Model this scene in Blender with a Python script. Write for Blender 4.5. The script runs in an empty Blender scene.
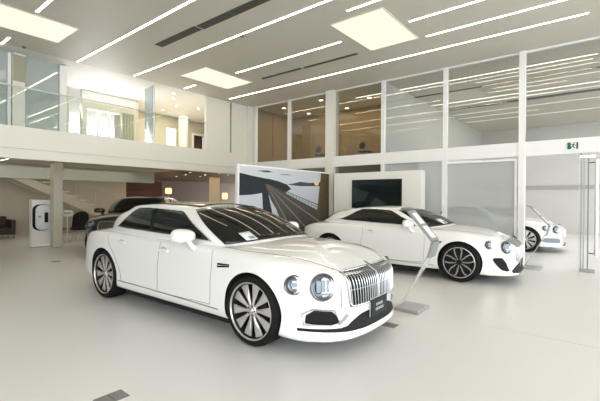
import bpy, bmesh, math, random
import numpy as np
from mathutils import Vector, Matrix
from mathutils.bvhtree import BVHTree
random.seed(4)
PI = math.pi
scn = bpy.context.scene
COL = scn.collection

# ------------------------------------------------------------------ materials
MATS = {}
def mat(name, color, rough=.5, metal=0., coat=0., emit=None, estr=1., spec=.5, noise=None, bump=None):
    if name in MATS: return MATS[name]
    m = bpy.data.materials.new(name); m.use_nodes = True
    nt = m.node_tree; b = nt.nodes['Principled BSDF']
    b.inputs['Base Color'].default_value = (*color, 1)
    b.inputs['Roughness'].default_value = rough
    b.inputs['Metallic'].default_value = metal
    b.inputs['Specular IOR Level'].default_value = spec
    b.inputs['Coat Weight'].default_value = coat
    b.inputs['Coat Roughness'].default_value = .03
    if emit:
        b.inputs['Emission Color'].default_value = (*emit, 1)
        b.inputs['Emission Strength'].default_value = estr
    if noise:   # (scale, amount): gentle mottling that belongs to the surface
        tc = nt.nodes.new('ShaderNodeTexCoord'); n = nt.nodes.new('ShaderNodeTexNoise')
        n.inputs['Scale'].default_value = noise[0]; n.inputs['Detail'].default_value = 4
        r = nt.nodes.new('ShaderNodeMixRGB'); r.inputs[1].default_value = (*[c*(1-noise[1]) for c in color], 1)
        r.inputs[2].default_value = (*[min(1, c*(1+noise[1])) for c in color], 1)
        nt.links.new(tc.outputs['Object'], n.inputs['Vector']); nt.links.new(n.outputs['Fac'], r.inputs[0])
        nt.links.new(r.outputs[0], b.inputs['Base Color'])
    MATS[name] = m; return m

def glass_mat(name, tint=(.93, .96, .95), rough=.0, veil=0., veilcol=(.7, .72, .71), ior=1.5, refl=1.0):
    m = bpy.data.materials.new(name); m.use_nodes = True; nt = m.node_tree
    nt.nodes.clear(); out = nt.nodes.new('ShaderNodeOutputMaterial')
    tr = nt.nodes.new('ShaderNodeBsdfTransparent'); tr.inputs[0].default_value = (*tint, 1)
    gl = nt.nodes.new('ShaderNodeBsdfGlossy'); gl.inputs['Roughness'].default_value = rough
    gl.inputs[0].default_value = (refl, refl, refl, 1)
    fr0 = nt.nodes.new('ShaderNodeFresnel'); fr0.inputs[0].default_value = ior
    ge = nt.nodes.new('ShaderNodeNewGeometry'); inv = nt.nodes.new('ShaderNodeMath'); inv.operation = 'SUBTRACT'; inv.inputs[0].default_value = 1
    nt.links.new(ge.outputs['Backfacing'], inv.inputs[1]); fr = nt.nodes.new('ShaderNodeMath'); fr.operation = 'MULTIPLY'
    nt.links.new(fr0.outputs[0], fr.inputs[0]); nt.links.new(inv.outputs[0], fr.inputs[1])
    base = tr
    if veil:
        df = nt.nodes.new('ShaderNodeBsdfDiffuse'); df.inputs[0].default_value = (*veilcol, 1)
        mv = nt.nodes.new('ShaderNodeMixShader'); mv.inputs[0].default_value = veil
        nt.links.new(tr.outputs[0], mv.inputs[1]); nt.links.new(df.outputs[0], mv.inputs[2]); base = mv
    mx = nt.nodes.new('ShaderNodeMixShader')
    nt.links.new(fr.outputs[0], mx.inputs[0]); nt.links.new(base.outputs[0], mx.inputs[1]); nt.links.new(gl.outputs[0], mx.inputs[2])
    nt.links.new(mx.outputs[0], out.inputs[0]); MATS[name] = m; return m

WHITEWALL = mat('white_plaster', (.80, .79, .76), .6, noise=(1.5, .015))
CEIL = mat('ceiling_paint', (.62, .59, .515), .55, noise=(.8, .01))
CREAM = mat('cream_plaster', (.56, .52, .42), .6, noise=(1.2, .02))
SLABP = mat('gallery_plaster', (.78, .76, .69), .55, noise=(1.2, .01))
FRAME = mat('white_frame', (.84, .84, .83), .4)
GREYWALL = mat('grey_wall', (.56, .555, .53), .6, noise=(.8, .02))
DARKGREY = mat('dark_slot', (.05, .05, .045), .6)
SLOT = mat('slot_grille', (.13, .125, .11), .6)
WOODCEIL = mat('brown_ceiling', (.19, .13, .085), .5)
STEEL = mat('brushed_steel', (.55, .56, .56), .28, metal=1)
STEELD = mat('dark_steel', (.25, .26, .26), .35, metal=1)
CHROME = mat('chrome', (.70, .72, .74), .09, metal=1)
STRIP = mat('strip_light', (.1, .1, .1), .5, emit=(1, .86, .62), estr=9)
STRIPB = mat('strip_light_far', (.1, .1, .1), .5, emit=(1, .955, .86), estr=3)
STRIPREFL = mat('strip_reflection_glow', (.1, .1, .1), .5, emit=(1, .955, .86), estr=1.3)
PANEL = mat('skylight_diffuser', (.1, .1, .1), .5, emit=(1, .965, .76), estr=.56)
DOWN = mat('downlight_lens', (1, 1, 1), .5, emit=(1, .9, .7), estr=6)
WARM = mat('warm_lamp', (1, .6, .3), .5, emit=(1, .55, .25), estr=1.1)
BLACK = mat('black_plastic', (.007, .007, .008), .6, spec=.25)
WELL = mat('wheel_well_black', (.006, .006, .006), .9)
TYRE = mat('tyre_rubber', (.009, .009, .009), .8, spec=.2)
RIM = mat('bright_alloy', (.62, .61, .59), .3, metal=.75)
RIMD = mat('black_alloy', (.010, .010, .011), .35, spec=.4)
RIMB = mat('barrel_dark', (.012, .012, .013), .6, spec=.3)
PAINTW = mat('white_car_paint', (.82, .815, .80), .28, coat=1.)
PAINTB = mat('black_car_paint', (.010, .008, .007), .3, coat=.5, spec=.4)
CARGLASS = mat('car_glass', (.006, .007, .006), .02, spec=.42)
SLAT = mat('slat_chrome', (.50, .52, .54), .16, metal=1)
LAMPG = mat('headlamp_inner', (.18, .20, .23), .3, metal=.8)
LAMPD = mat('headlamp_dark', (.05, .055, .065), .2, metal=.6)
LAMPW = mat('headlamp_crystal', (.24, .29, .34), .35, metal=.1)
SEAM = mat('panel_gap', (.06, .06, .06), .8)
SOFT = mat('dark_leather', (.03, .018, .014), .5)
BLACKF = mat('black_fabric', (.008, .008, .008), .8)
PAPER = mat('paper_card', (.78, .82, .80), .5)
INK = mat('grey_print', (.28, .30, .30), .6)
PLATE = mat('plate_black', (.012, .013, .015), .5, spec=.3)
PLATEL = mat('plate_letter', (.65, .66, .66), .5)
WINW = mat('window_white', (.9, .9, .9), .5)
GREEN = mat('exit_green', (.0, .12, .075), .5)
STONE = mat('sheet_grey', (.30, .30, .30), .5)
GLASS = glass_mat('clear_glass', (.86, .88, .87), ior=1.7)
GLASSUP = glass_mat('upper_glass', (.80, .81, .79), ior=1.9)
GLASSLOW = glass_mat('screen_glass', (.80, .82, .82), veil=.55, veilcol=(.60, .61, .60), ior=1.5)  # grey veil mixes the haze of reflections into clear glass
GLASSBAL = glass_mat('balustrade_glass', (.93, .95, .94), ior=1.45)
GLASSGR = glass_mat('grey_partition_glass', (.60, .66, .67), veil=.5, veilcol=(.66, .70, .70), ior=2.2)
ACRYL = glass_mat('acrylic', (.86, .88, .88), veil=.35, veilcol=(.8, .8, .8), ior=1.5)

def wood_mat():
    m = bpy.data.materials.new('wood_panelling'); m.use_nodes = True; nt = m.node_tree; b = nt.nodes['Principled BSDF']
    tc = nt.nodes.new('ShaderNodeTexCoord'); mp = nt.nodes.new('ShaderNodeMapping'); mp.inputs['Scale'].default_value = (6, 6, .5)
    n = nt.nodes.new('ShaderNodeTexNoise'); n.inputs['Scale'].default_value = 3; n.inputs['Detail'].default_value = 6
    r = nt.nodes.new('ShaderNodeValToRGB')
    r.color_ramp.elements[0].color = (.24, .15, .05, 1); r.color_ramp.elements[1].color = (.38, .255, .10, 1)
    nt.links.new(tc.outputs['Object'], mp.inputs[0]); nt.links.new(mp.outputs[0], n.inputs['Vector'])
    nt.links.new(n.outputs['Fac'], r.inputs[0]); nt.links.new(r.outputs[0], b.inputs['Base Color'])
    b.inputs['Roughness'].default_value = .45; return m
WOOD = wood_mat()
DWOOD = mat('dark_red_wood', (.09, .028, .014), .4, noise=(3, .2))

def floor_mat():
    m = bpy.data.materials.new('epoxy_floor'); m.use_nodes = True; nt = m.node_tree; b = nt.nodes['Principled BSDF']
    tc = nt.nodes.new('ShaderNodeTexCoord')
    n = nt.nodes.new('ShaderNodeTexNoise'); n.inputs['Scale'].default_value = .9; n.inputs['Detail'].default_value = 5
    mx = nt.nodes.new('ShaderNodeMixRGB'); mx.inputs[1].default_value = (.735, .73, .715, 1); mx.inputs[2].default_value = (.755, .75, .735, 1)
    nt.links.new(tc.outputs['Object'], n.inputs['Vector']); nt.links.new(n.outputs['Fac'], mx.inputs[0])
    nt.links.new(mx.outputs[0], b.inputs['Base Color'])
    n2 = nt.nodes.new('ShaderNodeTexNoise'); n2.inputs['Scale'].default_value = 4
    mr = nt.nodes.new('ShaderNodeMapRange'); mr.inputs['To Min'].default_value = .27; mr.inputs['To Max'].default_value = .30
    nt.links.new(tc.outputs['Object'], n2.inputs['Vector']); nt.links.new(n2.outputs['Fac'], mr.inputs[0]); nt.links.new(mr.outputs[0], b.inputs['Roughness'])
    return m
FLOOR = floor_mat()

# ------------------------------------------------------------------ mesh helper
class MB:
    def __init__(s): s.v = []; s.f = []; s.mi = []
    def add(s, v, f, mi=0):
        o = len(s.v); s.v += [tuple(map(float, p)) for p in v]; s.f += [tuple(i+o for i in q) for q in f]; s.mi += [mi]*len(f); return s
    def box(s, x0, x1, y0, y1, z0, z1, mi=0):
        v = [(x, y, z) for x in (x0, x1) for y in (y0, y1) for z in (z0, z1)]
        return s.add(v, [(0,1,3,2), (4,6,7,5), (0,4,5,1), (2,3,7,6), (0,2,6,4), (1,5,7,3)], mi)
    def tube(s, pts, r, n=8, mi=0, closed=False, flat=None):
        pts = [Vector(p) for p in pts]; N = len(pts); ring = []
        for i, p in enumerate(pts):
            a = pts[(i-1) % N] if (closed or i > 0) else p; b = pts[(i+1) % N] if (closed or i < N-1) else p
            t = (b-a).normalized(); up = Vector((0,0,1)) if abs(t.z) < .9 else Vector((1,0,0))
            e1 = t.cross(up).normalized(); e2 = t.cross(e1).normalized()
            rr = r[i] if isinstance(r, (list, tuple)) else r
            ring.append([p + (e1*math.cos(2*PI*k/n) + e2*math.sin(2*PI*k/n))*rr for k in range(n)])
        v = [q for R in ring for q in R]; f = []
        for i in range(N if closed else N-1):
            j = (i+1) % N
            for k in range(n): f.append((i*n+k, i*n+(k+1) % n, j*n+(k+1) % n, j*n+k))
        if not closed: f += [tuple(range(n))[::-1], tuple((N-1)*n+k for k in range(n))]
        return s.add(v, f, mi)
    def lathe(s, prof, n=32, M=None, mi=0, closed=False):   # prof: (r, h) around local z
        v = []; f = []; P = len(prof)
        for k in range(n):
            a = 2*PI*k/n
            for r, h in prof: v.append(Vector((r*math.cos(a), r*math.sin(a), h)))
        for k in range(n):
            k2 = (k+1) % n
            for i in range(P if closed else P-1):
                j = (i+1) % P; f.append((k*P+i, k2*P+i, k2*P+j, k*P+j))
        if M is not None: v = [M @ p for p in v]
        return s.add(v, f, mi)
    def prism(s, poly, h0, h1, M=None, mi=0):     # polygon in local xy, extruded along local z
        n = len(poly); v = [Vector((x, y, h0)) for x, y in poly] + [Vector((x, y, h1)) for x, y in poly]
        if M is not None: v = [M @ p for p in v]
        return s.add(v, [tuple(range(n))[::-1], tuple(range(n, 2*n))] + [(i, (i+1) % n, (i+1) % n+n, i+n) for i in range(n)], mi)
    def grid(s, P, mi=0, thick=None, closeu=False):   # P[i][j]
        nu = len(P); nv = len(P[0]); v = [p for r in P for p in r]; f = []
        for i in range(nu if closeu else nu-1):
            for j in range(nv-1):
                a = i*nv+j; b = ((i+1) % nu)*nv+j; f.append((a, b, b+1, a+1))
        return s.add(v, f, mi)
    def build(s, name, mats, parent=None, smooth=None, merge=None, bevel=None, bevseg=2):
        me = bpy.data.meshes.new(name); me.from_pydata(s.v, [], s.f)
        for m in (mats if isinstance(mats, (list, tuple)) else [mats]): me.materials.append(m)
        me.polygons.foreach_set('material_index', s.mi)
        bm = bmesh.new(); bm.from_mesh(me)
        if merge: bmesh.ops.remove_doubles(bm, verts=bm.verts, dist=merge)
        if bevel: bmesh.ops.bevel(bm, geom=bm.edges[:], offset=bevel, segments=bevseg, profile=.6, affect='EDGES', clamp_overlap=True)
        bmesh.ops.recalc_face_normals(bm, faces=bm.faces)
        finish(bm, smooth); bm.to_mesh(me); bm.free()
        o = bpy.data.objects.new(name, me); COL.objects.link(o)
        if parent: o.parent = parent
        return o
def finish(bm, smooth):
    if smooth:
        for f in bm.faces: f.smooth = True
        for e in bm.edges:
            if len(e.link_faces) == 2 and e.calc_face_angle(0) > math.radians(smooth): e.smooth = False

def tag(o, label, cat, group=None, kind=None):
    o['label'] = label; o['category'] = cat
    if group: o['group'] = group
    if kind: o['kind'] = kind
    return o
def empty(name, loc=(0,0,0), rz=0.):
    o = bpy.data.objects.new(name, None); COL.objects.link(o); o.location = loc; o.rotation_euler = (0,0,rz); o.empty_display_size = .2; return o
def struct(name, mb, m, **k):
    o = mb.build(name, m, **k); o['kind'] = 'structure'; return o
def copy_tree(o, parent=None):
    c = o.copy(); COL.objects.link(c); c.parent = parent
    for ch in [x for x in bpy.data.objects if x.parent == o]: copy_tree(ch, c)
    return c
def B(*a): return MB().box(*a)

# ------------------------------------------------------------------ the room
H = 5.15; YG = 10.6; XM = -11.0
struct('floor', B(-24, 14, -12, 26, -.2, 0), FLOOR)
# main hall ceiling, with openings left for nothing: lights are set flush into it
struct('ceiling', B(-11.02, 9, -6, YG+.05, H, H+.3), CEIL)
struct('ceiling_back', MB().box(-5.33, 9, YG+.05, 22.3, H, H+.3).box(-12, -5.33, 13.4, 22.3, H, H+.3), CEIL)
struct('ceiling_gallery', B(-20, -11.02, -12, 14, H+.02, H+.3), WHITEWALL)
# the gallery (mezzanine) slab
struct('floor_gallery', B(-24, -11.0, -12, 10.6, 2.73, 3.26), SLABP, bevel=.01)
struct('trim_1', B(-11.35, -11.04, -12, 10.35, 2.49, 2.73), SLABP)
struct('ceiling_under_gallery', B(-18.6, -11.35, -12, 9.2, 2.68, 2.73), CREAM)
struct('ceiling_lounge', B(-24, -11.35, 9.2, 20, 2.66, 2.73), WOODCEIL)
struct('trim_2', B(-15.7, -15.5, 3.3, 9.0, 2.2, 2.68), mat('soffit_panel', (.50, .53, .48), .4))
# corner wall of the gallery and the pillar under it
struct('wall_corner', MB().box(-11.12, -11.0, 8.35, 10.72, 3.26, H).box(-11.12,-10.93,10.25,10.72,2.49,H), SLABP)
struct('wall_corner_pillar', B(-11.12, -10.93, 10.25, 10.72, 0, 2.6), SLABP)
# lower level far walls
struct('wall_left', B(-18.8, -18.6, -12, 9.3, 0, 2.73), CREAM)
struct('wall_lounge', B(-22.2, -22, 9.3, 20, 0, 2.7), mat('lounge_wall', (.22, .17, .13), .6))
struct('wall_behind_poster', B(-11.0, -5.43, 13.2, 13.4, 0, H), WOOD)
struct('wall_office_side', B(-11.12, -11.0, 10.7, 13.4, 2.9, H), WOOD)
struct('wall_office_end', B(-5.43, -5.33, 10.75, 22, 0, H), GREYWALL)
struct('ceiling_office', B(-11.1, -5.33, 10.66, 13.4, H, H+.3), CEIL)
struct('floor_office', B(-11.1, -5.33, 10.66, 13.4, 2.63, 2.9), SLABP)
struct('wall_showroom_back', MB().box(-12, 9, 22, 22.3, 0, H).box(-12.2, -12, 13.4, 22.3, 0, H), GREYWALL)
struct('trim_3', MB().box(-12, 14, 21.95, 22.0, 2.1, 2.28), mat('pale_groove', (.36, .36, .34), .6))
# unseen wall behind the viewer, set to block cool daylight and bounce warmth leftwards
struct('wall_daylight_block', B(-24, -3.5, -6.3, -6.0, 0, H), mat('warm_bounce_wall', (.74, .71, .64), .6))
# curtain wall: mullions, transom
cols = [-1.65, -3.48, -5.33, -7.22, -9.07, -10.83]
struct('trim_4', B(-10.93, 14, YG-.06, YG+.08, 2.63, 2.97), FRAME)
for i, x in enumerate(cols):
    if i == 3:
        struct('trim_5', B(x-.16, x+.16, YG-.16, YG+.16, 0, H), SLABP)
    elif i == 0:
        struct('trim_6', B(x-.065, x+.065, YG-.1, YG+.08, 0, H), FRAME)
    else:
        struct('trim_%d' % (6+i), B(x-.055, x+.055, YG-.07, YG+.06, 0, H), FRAME)
struct('trim_12', B(3.9, 4.05, YG-.07, YG+.06, 0, H), FRAME)
struct('trim_13', B(-10.93, 14, YG-.05, YG+.05, H-.04, H), FRAME)
# inner frame around the big lower pane
fr = MB(); fr.box(-3.42, -1.74, YG-.05, YG+.05, 2.53, 2.58).box(-1.80, -1.745, YG-.05, YG+.05, 0, 2.53)
struct('trim_14', fr, FRAME)
# panes
n = 0
edges = [-10.77, -9.07, -7.22, -5.33, -3.48, -1.65, 3.9]
for i in range(6):
    n += 1; struct('window_%d' % n, B(edges[i]+.05, edges[i+1]-.06, YG-.006, YG+.006, 2.97, H-.04), GLASSUP)
for i in range(5):
    n += 1; struct('window_%d' % n, B(edges[i]+.05, edges[i+1]-.1, YG-.006, YG+.006, .0, 2.63 if i < 4 else 2.53), GLASSLOW if i > 2 else GLASS)

# gallery back: glazed office on the left, window wall, then a room with a doorway
gw = MB()
gw.box(-13.9, -13.7, 4.0, 4.95, 3.26, 4.56).box(-13.9, -13.7, 5.35, 5.5, 3.26, 4.56).box(-13.9, -13.7, 6.7, 7.2, 3.26, 4.56).box(-13.9, -13.7, 4.0, 4.95, 4.56, H).box(-13.9, -13.7, 5.35, 7.2, 4.56, 4.80)
struct('wall_gallery', gw, mat('gallery_back_wall', (.62, .60, .47), .6))
struct('wall_gallery_upper', B(-13.9, -13.7, 5.35, 7.2, 4.80, H), WHITEWALL)
struct('window_20', MB().box(-13.82, -13.8, 4.95, 5.35, 3.26, H), glass_mat('daylight_pane', (.97, .98, .98)))
struct('window_21', MB().box(-13.82, -13.8, 5.5, 6.7, 3.26, 4.56), MATS['daylight_pane'])
wf = MB(); wf.box(-13.86, -13.78, 5.88, 5.91, 3.26, 4.56).box(-13.86, -13.78, 6.28, 6.31, 3.26, 4.56).box(-13.86, -13.78, 5.5, 6.7, 3.68, 3.71).box(-13.86, -13.78, 4.95, 5.35, 3.68, 3.71)
struct('trim_21', wf, FRAME)
struct('wall_gallery_left', B(-15.5, -15.3, -12, 3.88, 3.26, H), mat('office_wall', (.30, .34, .34), .6))
struct('wall_gallery_divide', B(-15.3, -11.9, 3.88, 3.98, 3.26, H), mat('divider', (.60, .62, .60), .6))
bw = MB(); bw.box(-15.4, -15.2, 7.2, 10.77, 3.26, H).box(-15.4, -15.2, 10.77, 11.5, 4.55, H).box(-15.4, -15.2, 11.5, 13.9, 3.26, H).box(-15.2, -13.7, 7.2, 7.3, 3.26, H).box(-15.4,-11.1,13.9,14,3.26,H)
struct('wall_gallery_room', bw, mat('gallery_room_wall', (.56, .50, .39), .6))
struct('floor_gallery_room', B(-15.4, -11.1, 10.6, 14, 3.0, 3.26), SLABP)
cr = struct('window_22', B(-15.19, -15.17, 9.38, 9.86, 3.55, 4.65), mat('lit_pane', (1, 1, 1), .5, emit=(1, .97, .86), estr=.5))
dr = struct('door_1', MB().box(-15.5, -15.42, 10.77, 11.5, 3.26, 4.55), DWOOD)
struct('trim_15', MB().box(-15.2, -15.12, 10.70, 10.78, 3.26, 4.6).box(-15.2, -15.12, 11.5, 11.58, 3.26, 4.6).box(-15.2, -15.12, 10.78, 11.5, 4.52, 4.6), FRAME)
struct('wall_gallery_column', MB().lathe([(.2, 0), (.2, 1.89)], 24, Matrix.Translation((-14.5, 9.78, 3.26))), SLABP, smooth=40)
# glazed office front with posts
struct('trim_16', MB().box(-11.75, -11.58, 3.95, 4.12, 3.26, H), FRAME)
struct('trim_17', MB().box(-11.66, -11.58, 2.80, 2.87, 3.26, H), FRAME)
struct('window_23', B(-11.66, -11.65, 2.85, 3.97, 3.26, H), GLASSGR)
struct('window_24', B(-11.66, -11.65, -3, 2.82, 3.26, H), GLASSGR)
struct('wall_office_pier', B(-11.64, -11.5, 2.88, 3.14, 3.26, H), SLABP)
# curtain, hanging blind
cur = MB(); P = [[(-13.62+.05*math.sin(i*1.3), 6.62+i*.022, z) for z in (3.27, 4.6)] for i in range(24)]; cur.grid(P)
o = cur.build('curtain', mat('olive_curtain', (.50, .49, .38), .8), smooth=60); m_ = o.modifiers.new('thick', 'SOLIDIFY'); m_.thickness = .01
tag(o, 'olive curtain drawn to the right side of the bright gallery window', 'curtain')
bl = empty('roller_blind', (-11.48, 3.01, 4.45)); tag(bl, 'olive roller blind half lowered at the glazed gallery office', 'blind')
MB().box(-.005, .005, -.125, .125, 0, .66).build('blind_fabric', mat('olive_blind', (.36, .35, .25), .8), bl)
MB().tube([(.01, -.13, .67), (.01, .13, .67)], .022, 12).build('roller_tube', FRAME, bl, smooth=40)

# glass balustrade
bal = empty('glass_balustrade', (XM-.03, 0, 3.26)); tag(bal, 'long frameless glass balustrade with thin handrail along the gallery edge', 'balustrade')
y = -2.0
while y < 9.6:
    y1 = min(y+1.9, 9.45); MB().box(-.007, .007, y+.008, y1-.008, 0, .93).build('glass_pane', GLASSBAL, bal); y += 1.9
MB().tube([(0, -2, .95), (0, 9.45, .95)], .018, 10).build('handrail', mat('rail_pale', (.62, .62, .56), .4), bal, smooth=40)
o = MB().box(-.03, -.005, -.015, .015, 0, 1.85).build('end_post', STEELD); o.location = (-10.965, 9.45, 3.27); tag(o, 'slim dark metal post standing against the white gallery corner wall', 'post')
gs = empty('glass_screen', (-11.35, 6.5, 3.26)); tag(gs, 'full height frosted blue glass screen standing on the gallery', 'glass screen')
MB().box(-.42, .12, -.01, .01, 0, 1.85).build('glass_pane', glass_mat('screen_blue', (.70, .78, .80), veil=.35, veilcol=(.6, .66, .68)), gs)
MB().box(.12, .15, -.02, .02, 0, 1.87).build('edge_post', FRAME, gs)

# lower gallery column
struct('wall_gallery_column_low', MB().box(-13.62, -13.28, 4.38, 4.64, 0, 2.7), CREAM, bevel=.03)
struct('wall_lounge_column', MB().box(-16.2, -15.9, 12.5, 12.95, 0, 2.66), CREAM)

# stair at the back of the lower level
st = empty('staircase', (-17.3, 6.0, 0)); tag(st, 'cream straight staircase with solid side panels rising leftwards under the gallery', 'staircase')
def stair_side(x):
    return MB().prism([(0, 0), (1, 0)][:0] + [(-1.9, 2.66), (-1.9, 2.36), (2.75, .0), (3.35, .0), (3.35, .18)], x, x+.06, Matrix(((0,0,1,0), (1,0,0,.0), (0,1,0,0), (0,0,0,1))))
stair_side(0).build('side_panel', CREAM, st); stair_side(-1.1).build('side_panel', CREAM, st)
for k in range(14):
    MB().box(-1.04, 0, 2.95-k*.33, 3.25-k*.33, .17+k*.178, .21+k*.178).build('tread', SLABP, st)
hr = MB(); hr.tube([(.03, 3.2, 1.15), (.03, -1.6, 3.4)][:1] + [(.03, .4, 2.45)], .02, 8)
for yy in (.5, 1.3, 2.1, 3.1): hr.tube([(.03, yy, .35+(3.2-yy)*.5), (.03, yy, 1.15+(3.2-yy)*.46)], .012, 6)
hr.build('handrail', CREAM, st, smooth=40)

# ------------------------------------------------------------------ ceiling lights and slots
GL = 'slim linear lights set in the white ceiling'
def strip(x0, x1, y, label, z=H, w=.05, m=STRIP, group=GL):
    e = empty('linear_ceiling_light', ((x0+x1)/2, y, z)); tag(e, label, 'ceiling light', group)
    L = (x1-x0)/2
    MB().box(-L, L, -w/2, w/2, -.012, .0).build('diffuser', m, e)
    MB().box(-L-.02, L+.02, -w/2-.012, -w/2, -.014, 0).box(-L-.02, L+.02, w/2, w/2+.012, -.014, 0).box(-L-.02, -L, -w/2, w/2, -.014, 0).box(L, L+.02, -w/2, w/2, -.014, 0).build('housing', FRAME, e)
    return e
strip(-10.95, -5.2, 4.14, 'long linear ceiling light running out of the photo top left of centre')
strip(-10.85, -2.9, 5.66, 'long linear ceiling light running above the white saloon to the top edge')
strip(-10.65, -.34, 9.1, 'longest linear ceiling light beside the glass wall')
strip(-8.3, -4.77, 7.33, 'linear ceiling light between the two cream skylight panels')
strip(-3.15, -1.0, 7.34, 'short linear ceiling light right of the larger cream panel, upper one')
strip(-3.14, -.3, 8.24, 'linear ceiling light right of the larger cream panel, lower one beside the longest light')
strip(-10.8, -10.2, 7.32, 'very short linear ceiling light left below the small cream panel')
strip(-11.1, -10.5, 2.56, 'very short linear ceiling light at the left edge below the large cream panel')
strip(-8.62, -7.3, 2.54, 'short linear ceiling light cut by the top edge at upper left')
strip(-3.9, -1.2, 6.2, 'linear ceiling light just touching the top edge right of the large cream panel')
strip(-15.2, -10.35+-1.05, 3.3, 'linear light on the soffit below the gallery at the left edge', z=2.68, m=STRIPB, group=None)
strip(-7.0, -.25, 11.75, 'linear ceiling light in the room behind the glass wall, nearest the glass', m=STRIPB)
strip(-7.9+2.6, .6, 14.5, 'linear ceiling light in the room behind the glass wall, farther back', m=STRIPB)
for x0, x1, yy, l in ((-3.2, -.25, 12.45, 'short added strip imitating a reflected light, second behind the glass wall'), (-2.9, 1.5, 13.4, 'added strip imitating a reflected light, third behind the glass wall'), (-5.2, 1.5, 15.05, 'added strip imitating a reflected light beside the wide dark slot'), (-5.2, 1.5, 16.7, 'added strip imitating a reflected light past the wide dark slot'), (-5.2, -2.2, 17.6, 'short added strip imitating a reflected light deep behind the glass wall'), (-5.2, 1.5, 18.6, 'added strip imitating a reflected light, deepest behind the glass wall')):
    strip(x0, x1, yy, l, m=STRIPREFL)  # added glowing strips that imitate hall lights mirrored in the glass wall
GP = 'square cream light panels in the ceiling'
def panel(x0, x1, y0, y1, label):
    e = empty('ceiling_light_panel', ((x0+x1)/2, (y0+y1)/2, H)); tag(e, label, 'ceiling light', GP)
    a, b = (x1-x0)/2, (y1-y0)/2
    MB().box(-a, a, -b, b, -.012, .0).build('diffuser', PANEL, e)
    MB().box(-a-.02, -a, -b-.02, b+.02, -.016, 0).box(a, a+.02, -b-.02, b+.02, -.016, 0).box(-a, a, -b-.02, -b, -.016, 0).box(-a, a, b, b+.02, -.016, 0).build('frame', mat('panel_edge', (.78, .75, .62), .5), e)
panel(-9.94, -8.80, 1.66, 3.35, 'large cream light panel cut by the left edge of the photo')
panel(-4.47, -3.33, 6.50, 8.21, 'cream light panel at the top centre above the second white car')
panel(-9.74, -8.60, 6.49, 8.22, 'cream light panel near the gallery corner, smallest of the three')
def slot(x0, x1, y, label, w=.13, z=H):
    e = empty('ceiling_air_slot', ((x0+x1)/2, y, z)); tag(e, label, 'air vent', 'dark ceiling air slots')
    L = (x1-x0)/2; m = MB().box(-L, L, -w/2, w/2, -.008, 0)
    m.build('slot', DARKGREY, e); s = MB()
    for k in range(3): s.box(-L, L, -w/2+.01+k*w/3, -w/2+.022+k*w/3, -.012, -.008)
    s.box(-.01, .01, -w/2, w/2, -.013, -.008); s.build('slat', SLOT, e)
slot(-8.28, -6.75, 4.90, 'dark air slot in the ceiling left of the long upper light', .2)
slot(-6.70, -4.7, 4.92, 'dark air slot reaching the top edge of the photo', .2)
slot(-8.1, -6.6, 8.18, 'thin dark air slot near the small cream panel', .1)
slot(-6.52, -4.85, 8.2, 'thin dark air slot left of the larger cream panel', .1)
slot(-6.0, 3.0, 13.0, 'long dark air slot in the ceiling behind the glass wall, nearer', .12)
slot(-5.2, 3.0, 15.6, 'long dark air slot in the ceiling behind the glass wall, farther', .3)

def downlight(x, y, z, label, r=.055, group='small round downlights', m=DOWN, lit=True):
    e = empty('downlight', (x, y, z)); tag(e, label, 'downlight', group)
    M = Matrix.Translation((0, 0, -.012))
    MB().lathe([(.0, 0), (r*.75, 0), (r*.75, .01)], 16, M).build('lens', m if lit else STEELD, e)
    MB().lathe([(r*.75, .012), (r*.78, -.003), (r, 0), (r, .012)], 16, M).build('ring', FRAME, e, smooth=40)
GA = 'downlights of the gallery room'
for x, y in ((-12.3, 7.9), (-13.2, 8.6), (-12.9, 9.4), (-14.2, 8.6), (-11.7, 7.5)):
    downlight(x, y, H+.02, 'small round downlight in the gallery room ceiling', .06, GA)
for x, y in ((-10.04, 11.36), (-8.16, 11.26), (-8.06, 12.87), (-9.84, 12.7), (-6.6, 12.0)):
    downlight(x, y, H, 'round downlight above the wood panelled office upstairs', .1, 'downlights of the wood panelled office')
for x, y in ((-15.8, 6.3), (-16.2, 8.7)):
    downlight(x, y, 2.68, 'small downlight in the cream soffit near the staircase', .06, 'downlights of the cream soffit')
for x, y in ((-14.0, 9.8), (-15.5, 10.6), (-14.8, 11.2), (-13.4, 10.9), (-13.9, 11.8), (-16.3, 12.0), (-14.3, 12.9), (-17.2, 11.2), (-12.8, 12.0)):
    downlight(x, y, 2.66, 'small downlight in the dark brown lounge ceiling', .06, 'downlights of the brown lounge ceiling')
for x, y, l in ((-6.33, 5.75, 'tiny dark sprinkler head beside the long upper ceiling light'), (-10.2, 9.2, 'tiny dark sprinkler head near the gallery corner wall'), (-10.9, 2.95, 'tiny dark sprinkler head above the glazed office'), (-2.2, 6.9, 'tiny dark sprinkler head at upper right of the ceiling')):
    o = MB().lathe([(0, -.04), (.02, -.04), (.03, -.02), (.05, -.01), (.05, 0)], 14, None).build('ceiling_sprinkler', STEELD, smooth=40); o.location = (x, y, H); tag(o, l, 'sprinkler')
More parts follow.
